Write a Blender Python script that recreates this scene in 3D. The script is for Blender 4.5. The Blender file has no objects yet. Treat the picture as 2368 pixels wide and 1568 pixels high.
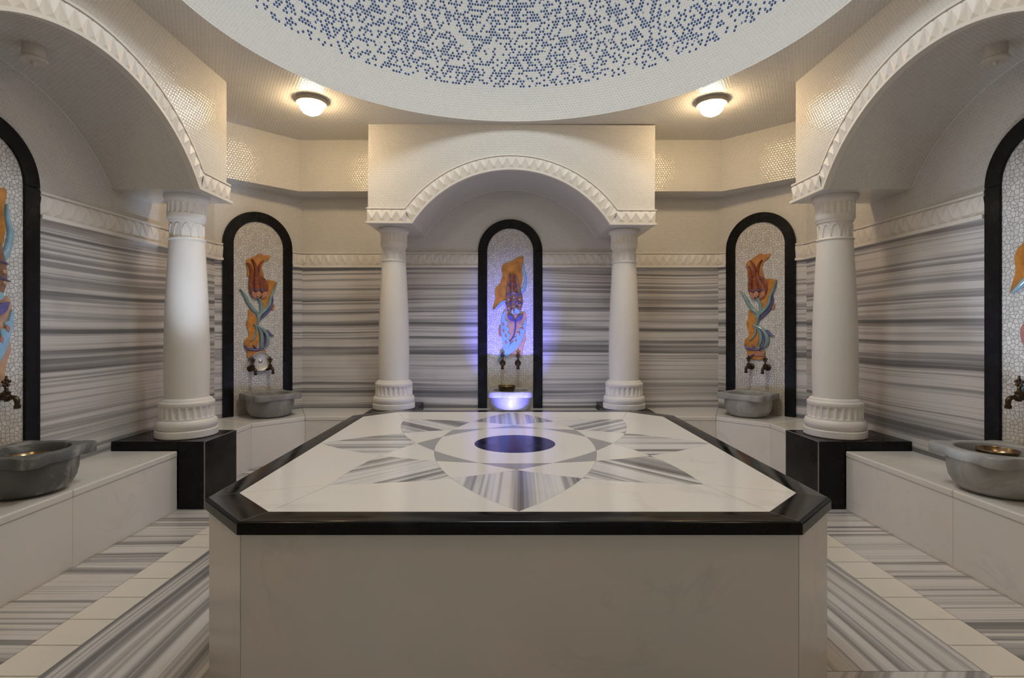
import bpy, math, random
from mathutils import Vector, Matrix
PI = math.pi
SC = bpy.context.scene
COL = SC.collection
random.seed(7)

# ------------------------------------------------------------------ mesh builder
class MB:
    def __init__(s):
        s.v = []; s.f = []; s.uv = []; s.mi = []; s.sm = []
    def vert(s, p):
        s.v.append(tuple(p)); return len(s.v) - 1
    def face(s, idx, uv=None, mi=0, smooth=False):
        s.f.append(tuple(idx)); s.uv.append(uv); s.mi.append(mi); s.sm.append(smooth)
    def poly(s, pts, uv=None, mi=0, smooth=False):
        s.face([s.vert(p) for p in pts], uv, mi, smooth)
    def box(s, x0, x1, y0, y1, z0, z1, mi=0):
        i = [s.vert((x, y, z)) for z in (z0, z1) for y in (y0, y1) for x in (x0, x1)]
        for q in ((0,2,3,1),(4,5,7,6),(0,1,5,4),(2,6,7,3),(0,4,6,2),(1,3,7,5)):
            s.face([i[k] for k in q], None, mi)
    def prism(s, pts, z0, z1, mi=0):
        """polygon in xy (counter-clockwise) extruded in z"""
        a = [s.vert((p[0], p[1], z0)) for p in pts]; b = [s.vert((p[0], p[1], z1)) for p in pts]
        n = len(pts)
        s.face(a[::-1], None, mi); s.face(b, None, mi)
        for k in range(n):
            s.face((a[k], a[(k+1) % n], b[(k+1) % n], b[k]), None, mi)
    def slab(s, pts, y0, y1, mi=0, back=False):
        """polygon in xz (ccw seen from -y) extruded in y; y0 is the front (room) side"""
        a = [s.vert((p[0], y0, p[1])) for p in pts]; b = [s.vert((p[0], y1, p[1])) for p in pts]
        n = len(pts)
        s.face(a, None, mi)
        if back: s.face(b[::-1], None, mi)
        for k in range(n):
            s.face((a[(k+1) % n], a[k], b[k], b[(k+1) % n]), None, mi)
    def lathe(s, prof, n=48, c=(0,0,0), rf=None, smooth=True, mi=0, caps=True):
        """prof: list of (r, z) from bottom to top"""
        rings = []
        for k, (r, z) in enumerate(prof):
            ring = []
            for j in range(n):
                a = 2 * PI * j / n
                rr = rf(k, a, r, z) if rf else r
                ring.append(s.vert((c[0] + rr * math.cos(a), c[1] + rr * math.sin(a), c[2] + z)))
            rings.append(ring)
        for k in range(len(prof) - 1):
            for j in range(n):
                j2 = (j + 1) % n
                s.face((rings[k][j], rings[k][j2], rings[k+1][j2], rings[k+1][j]), None, mi, smooth)
        if caps:
            s.face(rings[0][::-1], None, mi); s.face(rings[-1], None, mi)
    def tube(s, path, radii, n=10, mi=0, smooth=True):
        path = [Vector(p) for p in path]
        if not isinstance(radii, (list, tuple)): radii = [radii] * len(path)
        rings = []; up = None
        for k, p in enumerate(path):
            t = (path[min(k+1, len(path)-1)] - path[max(k-1, 0)]).normalized()
            if up is None:
                up = Vector((0,0,1)) if abs(t.z) < .9 else Vector((1,0,0))
            a = t.cross(up)
            if a.length < 1e-4: a = t.cross(Vector((0,1,0)))
            a.normalize(); b = a.cross(t).normalized(); up = b
            rings.append([s.vert(p + (a * math.cos(2*PI*j/n) + b * math.sin(2*PI*j/n)) * radii[k]) for j in range(n)])
        for k in range(len(path) - 1):
            for j in range(n):
                j2 = (j+1) % n
                s.face((rings[k][j], rings[k+1][j], rings[k+1][j2], rings[k][j2]), None, mi, smooth)
        s.face(rings[0], None, mi); s.face(rings[-1][::-1], None, mi)
    def ball(s, c, r, n=10, m=6, mi=0):
        prof = [(r * math.sin(PI * k / m) + 1e-5, -r * math.cos(PI * k / m)) for k in range(m + 1)]
        s.lathe(prof, n, c, mi=mi, caps=False)
    def build(s, name, mats, parent=None, bevel=0, seg=2, angle=35):
        me = bpy.data.meshes.new(name)
        me.from_pydata(s.v, [], s.f)
        if not isinstance(mats, (list, tuple)): mats = [mats]
        for m in mats: me.materials.append(m)
        uvl = me.uv_layers.new(name='UVMap')
        for p in me.polygons:
            p.material_index = s.mi[p.index]; p.use_smooth = s.sm[p.index]
            ex = s.uv[p.index]
            if ex is not None:
                for k, li in enumerate(p.loop_indices): uvl.data[li].uv = ex[k]
            else:
                n = p.normal
                if abs(n.z) > .75:
                    for li in p.loop_indices:
                        co = me.vertices[me.loops[li].vertex_index].co; uvl.data[li].uv = (co.x, co.y)
                else:
                    t = Vector((-n.y, n.x, 0)).normalized()
                    for li in p.loop_indices:
                        co = me.vertices[me.loops[li].vertex_index].co; uvl.data[li].uv = (co.dot(t), co.z)
        me.validate()
        if any(s.sm): me.set_sharp_from_angle(angle=math.radians(38))
        o = bpy.data.objects.new(name, me); COL.objects.link(o)
        if parent is not None: o.parent = parent
        if bevel:
            b = o.modifiers.new('bevel', 'BEVEL'); b.width = bevel; b.segments = seg
            b.limit_method = 'ANGLE'; b.angle_limit = math.radians(angle)
            b.harden_normals = False
        return o

def tag(o, label, cat, group=None, kind=None):
    o['label'] = label; o['category'] = cat
    if group: o['group'] = group
    if kind: o['kind'] = kind
    return o
def thing(name, label, cat, loc=(0,0,0), rz=0, group=None, kind='thing'):
    o = bpy.data.objects.new(name, None); COL.objects.link(o)
    o.empty_display_size = .1
    o.location = loc; o.rotation_euler = (0, 0, rz)
    return tag(o, label, cat, group, kind)
def struct(o):
    o['kind'] = 'structure'; return o
def dup(root, label, loc, rz=0, group=None):
    r = root.copy(); COL.objects.link(r); r.location = loc; r.rotation_euler = (0, 0, rz); r['label'] = label
    if group: r['group'] = group
    for ch in list(root.children):
        c = ch.copy(); COL.objects.link(c); c.parent = r
        for g in ch.children:
            d = g.copy(); COL.objects.link(d); d.parent = c
    return r

# ------------------------------------------------------------------ node helpers
class NT:
    def __init__(s, name):
        s.m = bpy.data.materials.new(name); s.m.use_nodes = True
        s.t = s.m.node_tree; s.n = s.t.nodes; s.l = s.t.links
        s.b = s.n['Principled BSDF']
    def add(s, typ, **kw):
        x = s.n.new(typ)
        for k, v in kw.items(): setattr(x, k, v)
        return x
    def put(s, sock, v):
        if isinstance(v, bpy.types.NodeSocket): s.l.new(v, sock)
        else: sock.default_value = v
    def math(s, op, a, b=None, c=None, clamp=False):
        x = s.add('ShaderNodeMath', operation=op); x.use_clamp = clamp
        s.put(x.inputs[0], a)
        if b is not None: s.put(x.inputs[1], b)
        if c is not None: s.put(x.inputs[2], c)
        return x.outputs[0]
    def vmath(s, op, a, b=None):
        x = s.add('ShaderNodeVectorMath', operation=op)
        s.put(x.inputs[0], a)
        if b is not None: s.put(x.inputs[1], b)
        return x.outputs['Value'] if op in ('LENGTH', 'DOT_PRODUCT') else x.outputs[0]
    def uv(s):
        return s.add('ShaderNodeUVMap', uv_map='UVMap').outputs[0]
    def obj(s):
        return s.add('ShaderNodeTexCoord').outputs['Object']
    def noise(s, vec, scale=1, detail=4, rough=.5, dist=0, dim='3D'):
        x = s.add('ShaderNodeTexNoise', noise_dimensions=dim)
        s.put(x.inputs['Vector'], vec); x.inputs['Scale'].default_value = scale
        x.inputs['Detail'].default_value = detail; x.inputs['Roughness'].default_value = rough
        x.inputs['Distortion'].default_value = dist
        return x.outputs['Fac']
    def ramp(s, fac, stops, interp='LINEAR'):
        x = s.add('ShaderNodeValToRGB'); x.color_ramp.interpolation = interp
        e = x.color_ramp.elements
        while len(e) < len(stops): e.new(.5)
        for k, (p, c) in enumerate(stops):
            e[k].position = p; e[k].color = (c[0], c[1], c[2], 1)
        s.put(x.inputs[0], fac); return x.outputs[0]
    def maprange(s, v, a, b, c, d, smooth=False):
        x = s.add('ShaderNodeMapRange'); x.clamp = True
        if smooth: x.interpolation_type = 'SMOOTHSTEP'
        s.put(x.inputs[0], v)
        for k, q in enumerate((a, b, c, d)): s.put(x.inputs[k+1], q)
        return x.outputs[0]
    def mix(s, fac, a, b, typ='MIX'):
        x = s.add('ShaderNodeMix', data_type='RGBA', blend_type=typ)
        s.put(x.inputs[0], fac)
        for k, v in ((6, a), (7, b)):
            if isinstance(v, (tuple, list)): v = (v[0], v[1], v[2], 1)
            s.put(x.inputs[k], v)
        return x.outputs[2]
    def bump(s, h, strength=1, dist=.002):
        x = s.add('ShaderNodeBump'); x.inputs['Strength'].default_value = strength
        x.inputs['Distance'].default_value = dist; s.put(x.inputs['Height'], h)
        s.l.new(x.outputs[0], s.b.inputs['Normal']); return x
    def set(s, color=None, rough=.5, metal=0, spec=.5, coat=0):
        if color is not None:
            if isinstance(color, (tuple, list)): color = (color[0], color[1], color[2], 1)
            s.put(s.b.inputs['Base Color'], color)
        s.put(s.b.inputs['Roughness'], rough); s.put(s.b.inputs['Metallic'], metal)
        s.b.inputs['Specular IOR Level'].default_value = spec
        s.b.inputs['Coat Weight'].default_value = coat
        s.b.inputs['Coat Roughness'].default_value = .06
        return s.m

PITCH = .0285
def hexgrid(T):
    """round penny tiles on a hexagonal lattice: distance from tile centre (in pitches) and a cell id"""
    s3 = math.sqrt(3)
    v = T.vmath('MULTIPLY', T.uv(), (1/PITCH, 1/(PITCH*s3), 0))
    v2 = T.vmath('ADD', v, (.5, .5, 0))
    out = []
    for q in (v, v2):
        f = T.vmath('SUBTRACT', T.vmath('FRACTION', q), (.5, .5, 0))
        d = T.vmath('LENGTH', T.vmath('MULTIPLY', f, (1, s3, 0)))
        out.append((d, T.vmath('FLOOR', q)))
    sel = T.math('LESS_THAN', out[0][0], out[1][0])
    d = T.math('MINIMUM', out[0][0], out[1][0])
    id1 = T.vmath('MULTIPLY', out[0][1], (1, 2, 0))
    id2 = T.vmath('ADD', T.vmath('MULTIPLY', out[1][1], (1, 2, 0)), (.5, 1, 0))
    mx = T.add('ShaderNodeMix', data_type='VECTOR')
    T.put(mx.inputs[0], sel); T.put(mx.inputs[4], id2); T.put(mx.inputs[5], id1)
    return d, mx.outputs[1]
def wnoise(T, vec):
    x = T.add('ShaderNodeTexWhiteNoise', noise_dimensions='2D'); T.put(x.inputs['Vector'], vec)
    return x.outputs['Value'], x.outputs['Color']

def mat_tile(name, dome=False):
    T = NT(name)
    d, cid = hexgrid(T)
    val, colr = wnoise(T, cid)
    face = T.maprange(d, .41, .47, 1, 0)
    white = T.mix(val, (.60, .585, .545), (.635, .62, .58))
    grout = (.665, .65, .605)
    if dome:
        low = T.noise(T.vmath('MULTIPLY', T.uv(), (1, 1, 0)), 4.5, 3, .6)
        thr = T.math('ADD', T.math('MULTIPLY', low, .95), .02)
        val2, _ = wnoise(T, T.vmath('ADD', cid, (31.7, 7.3, 0)))
        sep = T.add('ShaderNodeSeparateXYZ'); T.put(sep.inputs[0], cid)
        lat = T.math('MULTIPLY', sep.outputs[1], PITCH * math.sqrt(3) * .5)
        reg = T.maprange(lat, .335, .345, 0, 1)
        fade = T.maprange(lat, .335, .52, .68, 1)
        on = T.math('MULTIPLY', T.math('LESS_THAN', val2, T.math('MULTIPLY', thr, fade)), reg)
        blue = T.mix(val, (.035, .065, .16), (.075, .12, .25))
        dot = T.maprange(d, .38, .43, 1, 0)
        col = T.mix(T.math('MULTIPLY', on, dot), T.mix(face, grout, white), blue)
    else:
        col = T.mix(face, grout, white)
    h = T.math('MULTIPLY', T.math('SUBTRACT', 1, T.math('POWER', T.math('MULTIPLY', d, 2.1), 2.0)), 1.0, clamp=True)
    h = T.math('ADD', T.math('MULTIPLY', h, .45), T.math('MULTIPLY', face, .12))
    wob = T.noise(T.uv(), 60, 1, .5)
    h = T.math('ADD', h, T.math('MULTIPLY', wob, .10))
    T.bump(h, .6, .0035)
    return T.set(col, T.math('ADD', T.math('MULTIPLY', face, -.47), .54), 0, .5)

def mat_stripe(name, freq=1.0, tint=(1, 1, 1), contrast=1.0, seed=0.0, rough=.22):
    T = NT(name)
    uv = T.vmath('ADD', T.uv(), (seed * 3.1, seed * 1.7, 0))
    warp = T.noise(T.vmath('MULTIPLY', uv, (.4, .8, 0)), 1, 1, .4)
    sx = T.add('ShaderNodeSeparateXYZ'); T.put(sx.inputs[0], uv)
    vv = T.math('ADD', sx.outputs[1], T.math('MULTIPLY', warp, .12 / freq))
    def layer(us, vs, det, rg, off):
        c = T.add('ShaderNodeCombineXYZ'); T.put(c.inputs[0], T.math('MULTIPLY', sx.outputs[0], us))
        T.put(c.inputs[1], T.math('MULTIPLY', vv, vs * freq)); c.inputs[2].default_value = off
        return T.noise(c.outputs[0], 1, det, rg)
    a = layer(.14, 15, 2, .5, 1.3)
    b = layer(.26, 44, 2, .5, 7.9)
    k = T.math('ADD', T.math('MULTIPLY', a, .70), T.math('MULTIPLY', b, .30))
    W = (.66 * tint[0], .64 * tint[1], .615 * tint[2])
    G = tuple((.315 + .34 * (1 - contrast)) * t for t in (tint[0], tint[1] * .975, tint[2] * .97))
    D = tuple((.17 + .34 * (1 - contrast)) * t for t in tint)
    H = tuple((p * .5 + q * .5) for p, q in zip(W, G))
    col = T.ramp(k, [(.37, D), (.425, G), (.475, H), (.515, W), (.575, tuple(x * .97 for x in W)), (.61, H), (.66, G)])
    c = layer(.10, 75, 2, .5, 3.3)
    line = T.maprange(c, .64, .69, 0, .5 * contrast)
    col = T.mix(line, col, tuple(x * .85 for x in D))
    blot = T.noise(uv, 1.4, 3, .6)
    col = T.mix(T.maprange(blot, .55, .75, 0, .35), col, (.60, .51, .42), 'MULTIPLY')
    return T.set(col, rough, 0, .5)

def mat_white(name, c=(.69, .668, .622), rough=.2, vein=.25, scale=1.6, stain=0.0):
    T = NT(name)
    p = T.obj()
    n = T.noise(p, scale, 6, .6, 1.2)
    v = T.maprange(T.math('ABSOLUTE', T.math('SUBTRACT', n, .5)), 0, .035, 1, 0, True)
    m = T.noise(p, scale * .9, 3, .5)
    v = T.math('MULTIPLY', v, T.maprange(m, .48, .65, 0, vein))
    col = T.mix(v, c, (c[0] * .62, c[1] * .64, c[2] * .68))
    cl = T.noise(p, 2.6, 3, .55)
    col = T.mix(T.maprange(cl, .35, .7, 0, .5), col, (c[0] * 1.06, c[1] * .99, c[2] * .90))
    return T.set(col, rough, 0, .5)

def mat_black(name, rough=.16, c=(.0055, .005, .0048)):
    T = NT(name)
    p = T.obj()
    n = T.noise(p, 9, 5, .65)
    col = T.mix(T.maprange(n, .5, .75, 0, 1), c, (.016, .015, .014))
    r = T.maprange(T.noise(p, 4, 4, .6), .35, .7, rough * .7, rough * 1.6)
    return T.set(col, r, 0, .2)

def mat_plain(name, c, rough=.5, metal=0, spec=.5, coat=0, var=.12, scale=8, bump=0):
    T = NT(name)
    n = T.noise(T.obj(), scale, 4, .6)
    col = T.mix(T.maprange(n, .3, .7, 0, 1), tuple(x * (1 - var) for x in c), tuple(min(1, x * (1 + var)) for x in c))
    if bump: T.bump(n, .5, bump)
    return T.set(col, rough, metal, spec, coat)

def mat_mosaic(name):
    T = NT(name)
    uv = T.uv()
    w = T.vmath('MULTIPLY', uv, (1, 1, 0))
    def vor(feature):
        x = T.add('ShaderNodeTexVoronoi', voronoi_dimensions='2D', feature=feature)
        T.put(x.inputs['Vector'], w); x.inputs['Scale'].default_value = 37
        x.inputs['Randomness'].default_value = .85
        return x
    e = vor('DISTANCE_TO_EDGE').outputs['Distance']
    cc = vor('F1').outputs['Color']
    face = T.maprange(e, .02, .065, 0, 1)
    s = T.add('ShaderNodeSeparateColor'); T.put(s.inputs[0], cc)
    white = T.mix(s.outputs[0], (.58, .56, .53), (.74, .72, .69))
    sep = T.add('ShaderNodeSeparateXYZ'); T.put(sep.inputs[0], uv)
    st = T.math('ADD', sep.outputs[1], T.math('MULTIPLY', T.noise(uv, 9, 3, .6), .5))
    lime_warmlight = T.maprange(st, .90, 1.22, .6, 0, True)           # hard-water stain; in the middle niche it also paints in warm light's tan
    white = T.mix(lime_warmlight, white, (.52, .43, .27))
    col = T.mix(face, (.25, .235, .215), white)
    T.bump(T.math('ADD', face, T.math('MULTIPLY', s.outputs[1], .5)), .7, .004)
    return T.set(col, T.math('ADD', T.math('MULTIPLY', face, -.35), .6), 0, .5)

def mat_basin(name, a, b):
    T = NT(name)
    p = T.obj()
    n = T.noise(p, 5, 6, .62, 1.0)
    col = T.ramp(n, [(.3, a), (.52, tuple(x * 1.15 for x in a)), (.68, b)])
    return T.set(col, .42, 0, .4)

def mat_emit(name, c, s):
    T = NT(name)
    T.set((.8, .78, .7), .3)
    T.b.inputs['Emission Color'].default_value = (c[0], c[1], c[2], 1)
    T.b.inputs['Emission Strength'].default_value = s
    return T.m

TILE = mat_tile('penny_tile_white')
DOME = mat_tile('penny_tile_blue_dots', True)
STRIPE = mat_stripe('striped_marble', 1.0, (.95, .94, .945))
STRIPE_F = mat_stripe('striped_floor_marble', 1.05, (.93, .90, .87), .95, 4.2, .25)
STRIPE_F2 = mat_stripe('striped_floor_marble_broad', .8, (.93, .905, .88), .95, 2.4, .25)
STRIPE_T = mat_stripe('striped_inlay_marble', .72, (1.08, 1.085, 1.10), 1.1, 6.6, .14)
WHITE = mat_white('cream_marble')
TOPW = mat_white('white_table_marble', (.76, .735, .69), .12, .35, .9)
GREYM = mat_white('grey_inlay_marble', (.34, .34, .335), .14, .2, 3)
BORDERT = mat_white('pale_floor_marble', (.72, .67, .59), .25, .1, 3)
GROUT = mat_plain('tan_grout', (.42, .34, .22), .8)
BLACK = mat_black('black_marble', .14)
BLACK2 = mat_black('black_granite', .25, (.007, .0065, .006))
SEAM = mat_plain('grey_seam', (.20, .185, .165), .5)
PLASTER = mat_plain('white_plaster', (.72, .685, .625), .5, var=.03, scale=4)
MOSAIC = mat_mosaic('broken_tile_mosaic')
BAS_D = mat_basin('dark_grey_basin_marble', (.10, .10, .098), (.34, .33, .31))
BAS_L = mat_basin('pale_grey_basin_marble', (.27, .27, .26), (.42, .41, .39))
BAS_M = mat_basin('mid_grey_basin_marble', (.20, .195, .185), (.33, .32, .30))
BRONZE = mat_plain('aged_bronze', (.075, .052, .034), .34, .85, var=.4, scale=40)
BRASS = mat_plain('tarnished_brass', (.26, .18, .10), .25, 1, var=.2, scale=20)
SILVER = mat_plain('tinned_metal', (.74, .70, .62), .42, .85, var=.08, scale=20)
ORANGE = mat_plain('orange_glaze', (.50, .205, .032), .28, var=.35, scale=14, coat=.6, bump=.002)
REDBR = mat_plain('red_brown_glaze', (.235, .058, .022), .12, var=.45, scale=22, coat=.9, bump=.003)
BROWN = mat_plain('brown_glaze', (.26, .135, .085), .22, var=.3, scale=22, coat=.8, bump=.003)
PINK = mat_plain('terracotta_glaze', (.42, .185, .11), .22, var=.25, scale=22, coat=.8)
TEAL = mat_plain('grey_teal_glaze', (.20, .30, .30), .22, var=.2, scale=16, coat=.8)
PURPLE = mat_plain('violet_blue_glaze', (.10, .085, .23), .22, var=.3, scale=16, coat=.8)
SKYB = mat_plain('sky_blue_glaze', (.25, .44, .56), .25, var=.15, scale=16, coat=.8)
PEACH = mat_plain('peach_glaze', (.50, .30, .17), .28, var=.2, scale=14, coat=.6)
PLASTIC = mat_plain('white_plastic', (.62, .59, .53), .4, var=.03)
LAMPRING = mat_plain('lamp_ring_grey', (.30, .27, .22), .4, var=.05)
LAMPGLASS = mat_emit('lamp_glass_lit', (1, .72, .41), 78)
def mat_water():
    T = NT('still_water')
    T.bump(T.noise(T.obj(), 14, 2, .5), .15, .003)
    T.set((.75, .82, .80), .02); T.b.inputs['Transmission Weight'].default_value = .9
    T.b.inputs['IOR'].default_value = 1.33
    return T.m
WATER = mat_water()

# ------------------------------------------------------------------ room dimensions (metres)
XS, YB, XC, YD = 3.09, 6.204, 2.463, 5.47        # side walls, back wall, back corner, side corner
YF = -1.3                                        # front wall, behind the viewer
BZ = .451                                        # bench height
FB, FT = 2.11, 2.288                             # frieze bottom and top
HC = 3.514                                       # ceiling
PZ = .522                                        # pedestal top
BAYY = 3.025                                     # centre of the side bays
DIR = Vector((XC - XS, YB - YD, 0)); DLEN = DIR.length   # right diagonal, from the side corner to the back corner
DN = (-DIR.x, DIR.y)                             # left-diagonal direction components (positive)
dux, duy = -DIR.x / DLEN, DIR.y / DLEN
ANG_L = math.atan2(duy, dux)                     # local x axis of the left diagonal wall
ANG_R = math.atan2(-duy, dux)
def diag_pt(side, s):
    return (side * (XS - dux * s), YD + duy * s)
DL = diag_pt(-1, .455); DR = diag_pt(1, .481)

# ------------------------------------------------------------------ walls
def wall(name, p, q, extra=0):
    """wall from p to q seen left to right from inside; striped marble below the frieze, penny tile above"""
    m = MB(); L = math.hypot(q[0]-p[0], q[1]-p[1])
    o = random.uniform(0, 3)
    zm = FB + .05
    m.poly([(p[0],p[1],0),(q[0],q[1],0),(q[0],q[1],zm),(p[0],p[1],zm)], [(o,0),(o+L,0),(o+L,zm),(o,zm)], 0)
    m.poly([(p[0],p[1],zm),(q[0],q[1],zm),(q[0],q[1],HC),(p[0],p[1],HC)], [(0,zm),(L,zm),(L,HC),(0,HC)], 1)
    return struct(m.build(name, [STRIPE, TILE]))
wall('wall_back', (-XC, YB), (XC, YB))
wall('wall_back_left', (-XS, YD), (-XC, YB))
wall('wall_back_right', (XC, YB), (XS, YD))
wall('wall_left', (-XS, YF), (-XS, YD))
wall('wall_right', (XS, YD), (XS, YF))
m = MB()      # front wall behind the viewer, with an opening put in to let in added fill light
for x0, x1, z0, z1 in ((-XS, -.75, 0, HC), (.75, XS, 0, HC), (-.75, .75, 2.5, HC)):
    m.poly([(x1,YF,z0),(x0,YF,z0),(x0,YF,z1),(x1,YF,z1)])
struct(m.build('wall_front', TILE))
# upper band of the walls steps forward over the corners
UZ = 2.936
for sx, nm in ((-1, 'wall_upper_left'), (1, 'wall_upper_right')):
    m = MB(); u = 0
    pts = [(sx * XS, 5.19), (sx * 2.38, 5.9), (sx * 1.495, 5.9)]
    for a, b in zip(pts, pts[1:]):
        L = math.hypot(b[0]-a[0], b[1]-a[1])
        P = [(a[0],a[1],UZ),(b[0],b[1],UZ),(b[0],b[1],HC),(a[0],a[1],HC)]; U = [(u,UZ),(u+L,UZ),(u+L,HC),(u,HC)]
        if sx > 0: P, U = P[::-1], U[::-1]
        m.poly(P, U); u += L
    for P in ([(sx*XS,5.19,UZ),(sx*XS,YD,UZ),(sx*XC,YB,UZ),(sx*2.38,5.9,UZ)], [(sx*2.38,5.9,UZ),(sx*XC,YB,UZ),(sx*1.495,YB,UZ),(sx*1.495,5.9,UZ)]):
        m.poly(P if sx < 0 else P[::-1])
    struct(m.build(nm, TILE))

# ------------------------------------------------------------------ ceiling and dome
CX, CY, CR = .03, 3.2, 2.17
m = MB(); N = 128
def rect_hit(a):
    c, s = math.cos(a), math.sin(a)
    k = 1e9
    if abs(c) > 1e-9: k = min(k, ((XS + .02 if c > 0 else -XS - .02) - CX) / c)
    if abs(s) > 1e-9: k = min(k, ((YB + .02 if s > 0 else YF - .02) - CY) / s)
    return (CX + c * k, CY + s * k)
angs = sorted([2 * PI * j / N for j in range(N)] + [math.atan2(y - CY, x - CX) % (2*PI) for x in (-XS-.02, XS+.02) for y in (YF-.02, YB+.02)])
inner = [m.vert((CX + CR * math.cos(a), CY + CR * math.sin(a), HC)) for a in angs]
outer = [m.vert((*rect_hit(a), HC)) for a in angs]
for j in range(len(angs)):
    k = (j + 1) % len(angs)
    m.face((inner[j], inner[k], outer[k], outer[j]))
struct(m.build('ceiling', TILE))
m = MB(); NL = 30; grid = []
for i in range(NL + 1):
    la = (PI / 2) * i / NL
    grid.append([(CX + CR * math.cos(la) * math.cos(2*PI*j/N), CY + CR * math.cos(la) * math.sin(2*PI*j/N), HC + CR * math.sin(la)) for j in range(N)])
vi = [[m.vert(p) for p in row] for row in grid]
for i in range(NL):
    for j in range(N):
        k = (j + 1) % N
        uu = lambda jj, ii: (2*PI*jj/N * CR * .94, (PI/2) * ii / NL * CR)
        m.face((vi[i][j], vi[i+1][j], vi[i+1][k], vi[i][k]), [uu(j, i), uu(j, i+1), uu(j+1, i+1), uu(j+1, i)], 0, True)
struct(m.build('ceiling_dome', DOME))

# ------------------------------------------------------------------ floor
m = MB()
def fquad(x0, x1, y0, y1, z, mi, along='x', off=0):
    P = [(x0,y0,z),(x1,y0,z),(x1,y1,z),(x0,y1,z)]
    if along == 'x': uv = [(p[0] + off, p[1]) for p in P]
    elif along == 'y': uv = [(p[1] + off, p[0] + off) for p in P]
    else:
        c = math.sqrt(.5); uv = [((p[0]+p[1])*c + off, (p[1]-p[0])*c) for p in P]
    m.poly(P, uv, mi)
S0, S1 = 1.91, 2.14
for sx in (-1, 1):
    a, b = sorted((sx * S1, sx * XS))
    ys = [YF, .9, 2.0, 3.1, YB]
    for k in range(4):
        fquad(a, b, ys[k], ys[k+1] - .002, 0, 0, 'x', 5 * sx + k * 1.3)
    a, b = sorted((sx * S0, sx * S1))
    fquad(a, b, YF, YB, -.0015, 2)
    y = 2.105 - 17 * .206
    while y < YB:
        fquad(a + .002, b - .002, y + .002, y + .204, 0, 3); y += .206
    a, b = sorted((sx * S0, 0))
    for y0, y1, al in (((2.136, YB, 'y'), (YF, 2.134, 'd')) if sx > 0 else ((YF, YB, 'y'),)):
        fquad(a, b, y0, y1, 0, 1, al, 3 * sx)
for sx in (-1, 1):
    a, b = sorted((sx * 2.561, sx * 2.569)); fquad(a, b, 1.0, 4.038, .0012, 2)
fquad(-XS, XS, YF, YB, -.004, 2)
struct(m.build('floor', [STRIPE_F, STRIPE_F2, GROUT, BORDERT]))

# ------------------------------------------------------------------ carved frieze (faceted points)
def ornament(m, fn, s0, s1, t0, t1, unit=.094, d=.017):
    n = max(1, round((s1 - s0) / unit)); w = (s1 - s0) / n; H = t1 - t0
    bot = [fn(s0 + i * w, t0, 0) for i in range(n + 1)]
    T = [fn(s0 + i * w, t1 - .16 * H, d) for i in range(n + 1)]
    B = [fn(s0 + (i + .5) * w, t0 + .24 * H, d) for i in range(n)]
    top = [fn(s0 + (i + .5) * w, t1, 0) for i in range(n)]
    for i in range(n):
        m.poly([bot[i], bot[i+1], B[i]]); m.poly([bot[i], B[i], T[i]])
        m.poly([T[i], B[i], top[i]]); m.poly([top[i], B[i], T[i+1]])
        m.poly([B[i], bot[i+1], T[i+1]])
        if i: m.poly([top[i-1], T[i], top[i]])
    m.poly([fn(s0, t1, 0), T[0], top[0]]); m.poly([top[-1], T[-1], fn(s1, t1, 0)])
tn = [0]
def frieze(org, rz, s0, s1):
    tn[0] += 1
    m = MB()
    m.box(s0 + .001, s1 - .001, -.014, -.001, FB + .002, FT - .002)
    m.box(s0, s1, -.038, -.001, FB, FB + .026)
    m.box(s0, s1, -.030, -.001, FT - .016, FT)
    ornament(m, lambda s, t, d: (s, -.014 - d, t), s0, s1, FB + .027, FT - .017)
    o = struct(m.build('trim_%d' % tn[0], PLASTER))
    o.location = (org[0], org[1], 0); o.rotation_euler = (0, 0, rz)
NH = .38                                          # half width of a niche surround
frieze((0, YB), 0, -XC, -NH); frieze((0, YB), 0, NH, XC)
frieze(DL, ANG_L, -.455, -NH); frieze(DL, ANG_L, NH, DLEN - .455)
frieze(DR, ANG_R, -(DLEN - .481), -NH); frieze(DR, ANG_R, NH, .481)
frieze((-XS, BAYY), PI/2, NH, YD - BAYY); frieze((-XS, BAYY), PI/2, -2.6, -NH)
frieze((XS, BAYY), -PI/2, -(YD - BAYY), -NH); frieze((XS, BAYY), -PI/2, NH, 2.6)

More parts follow.
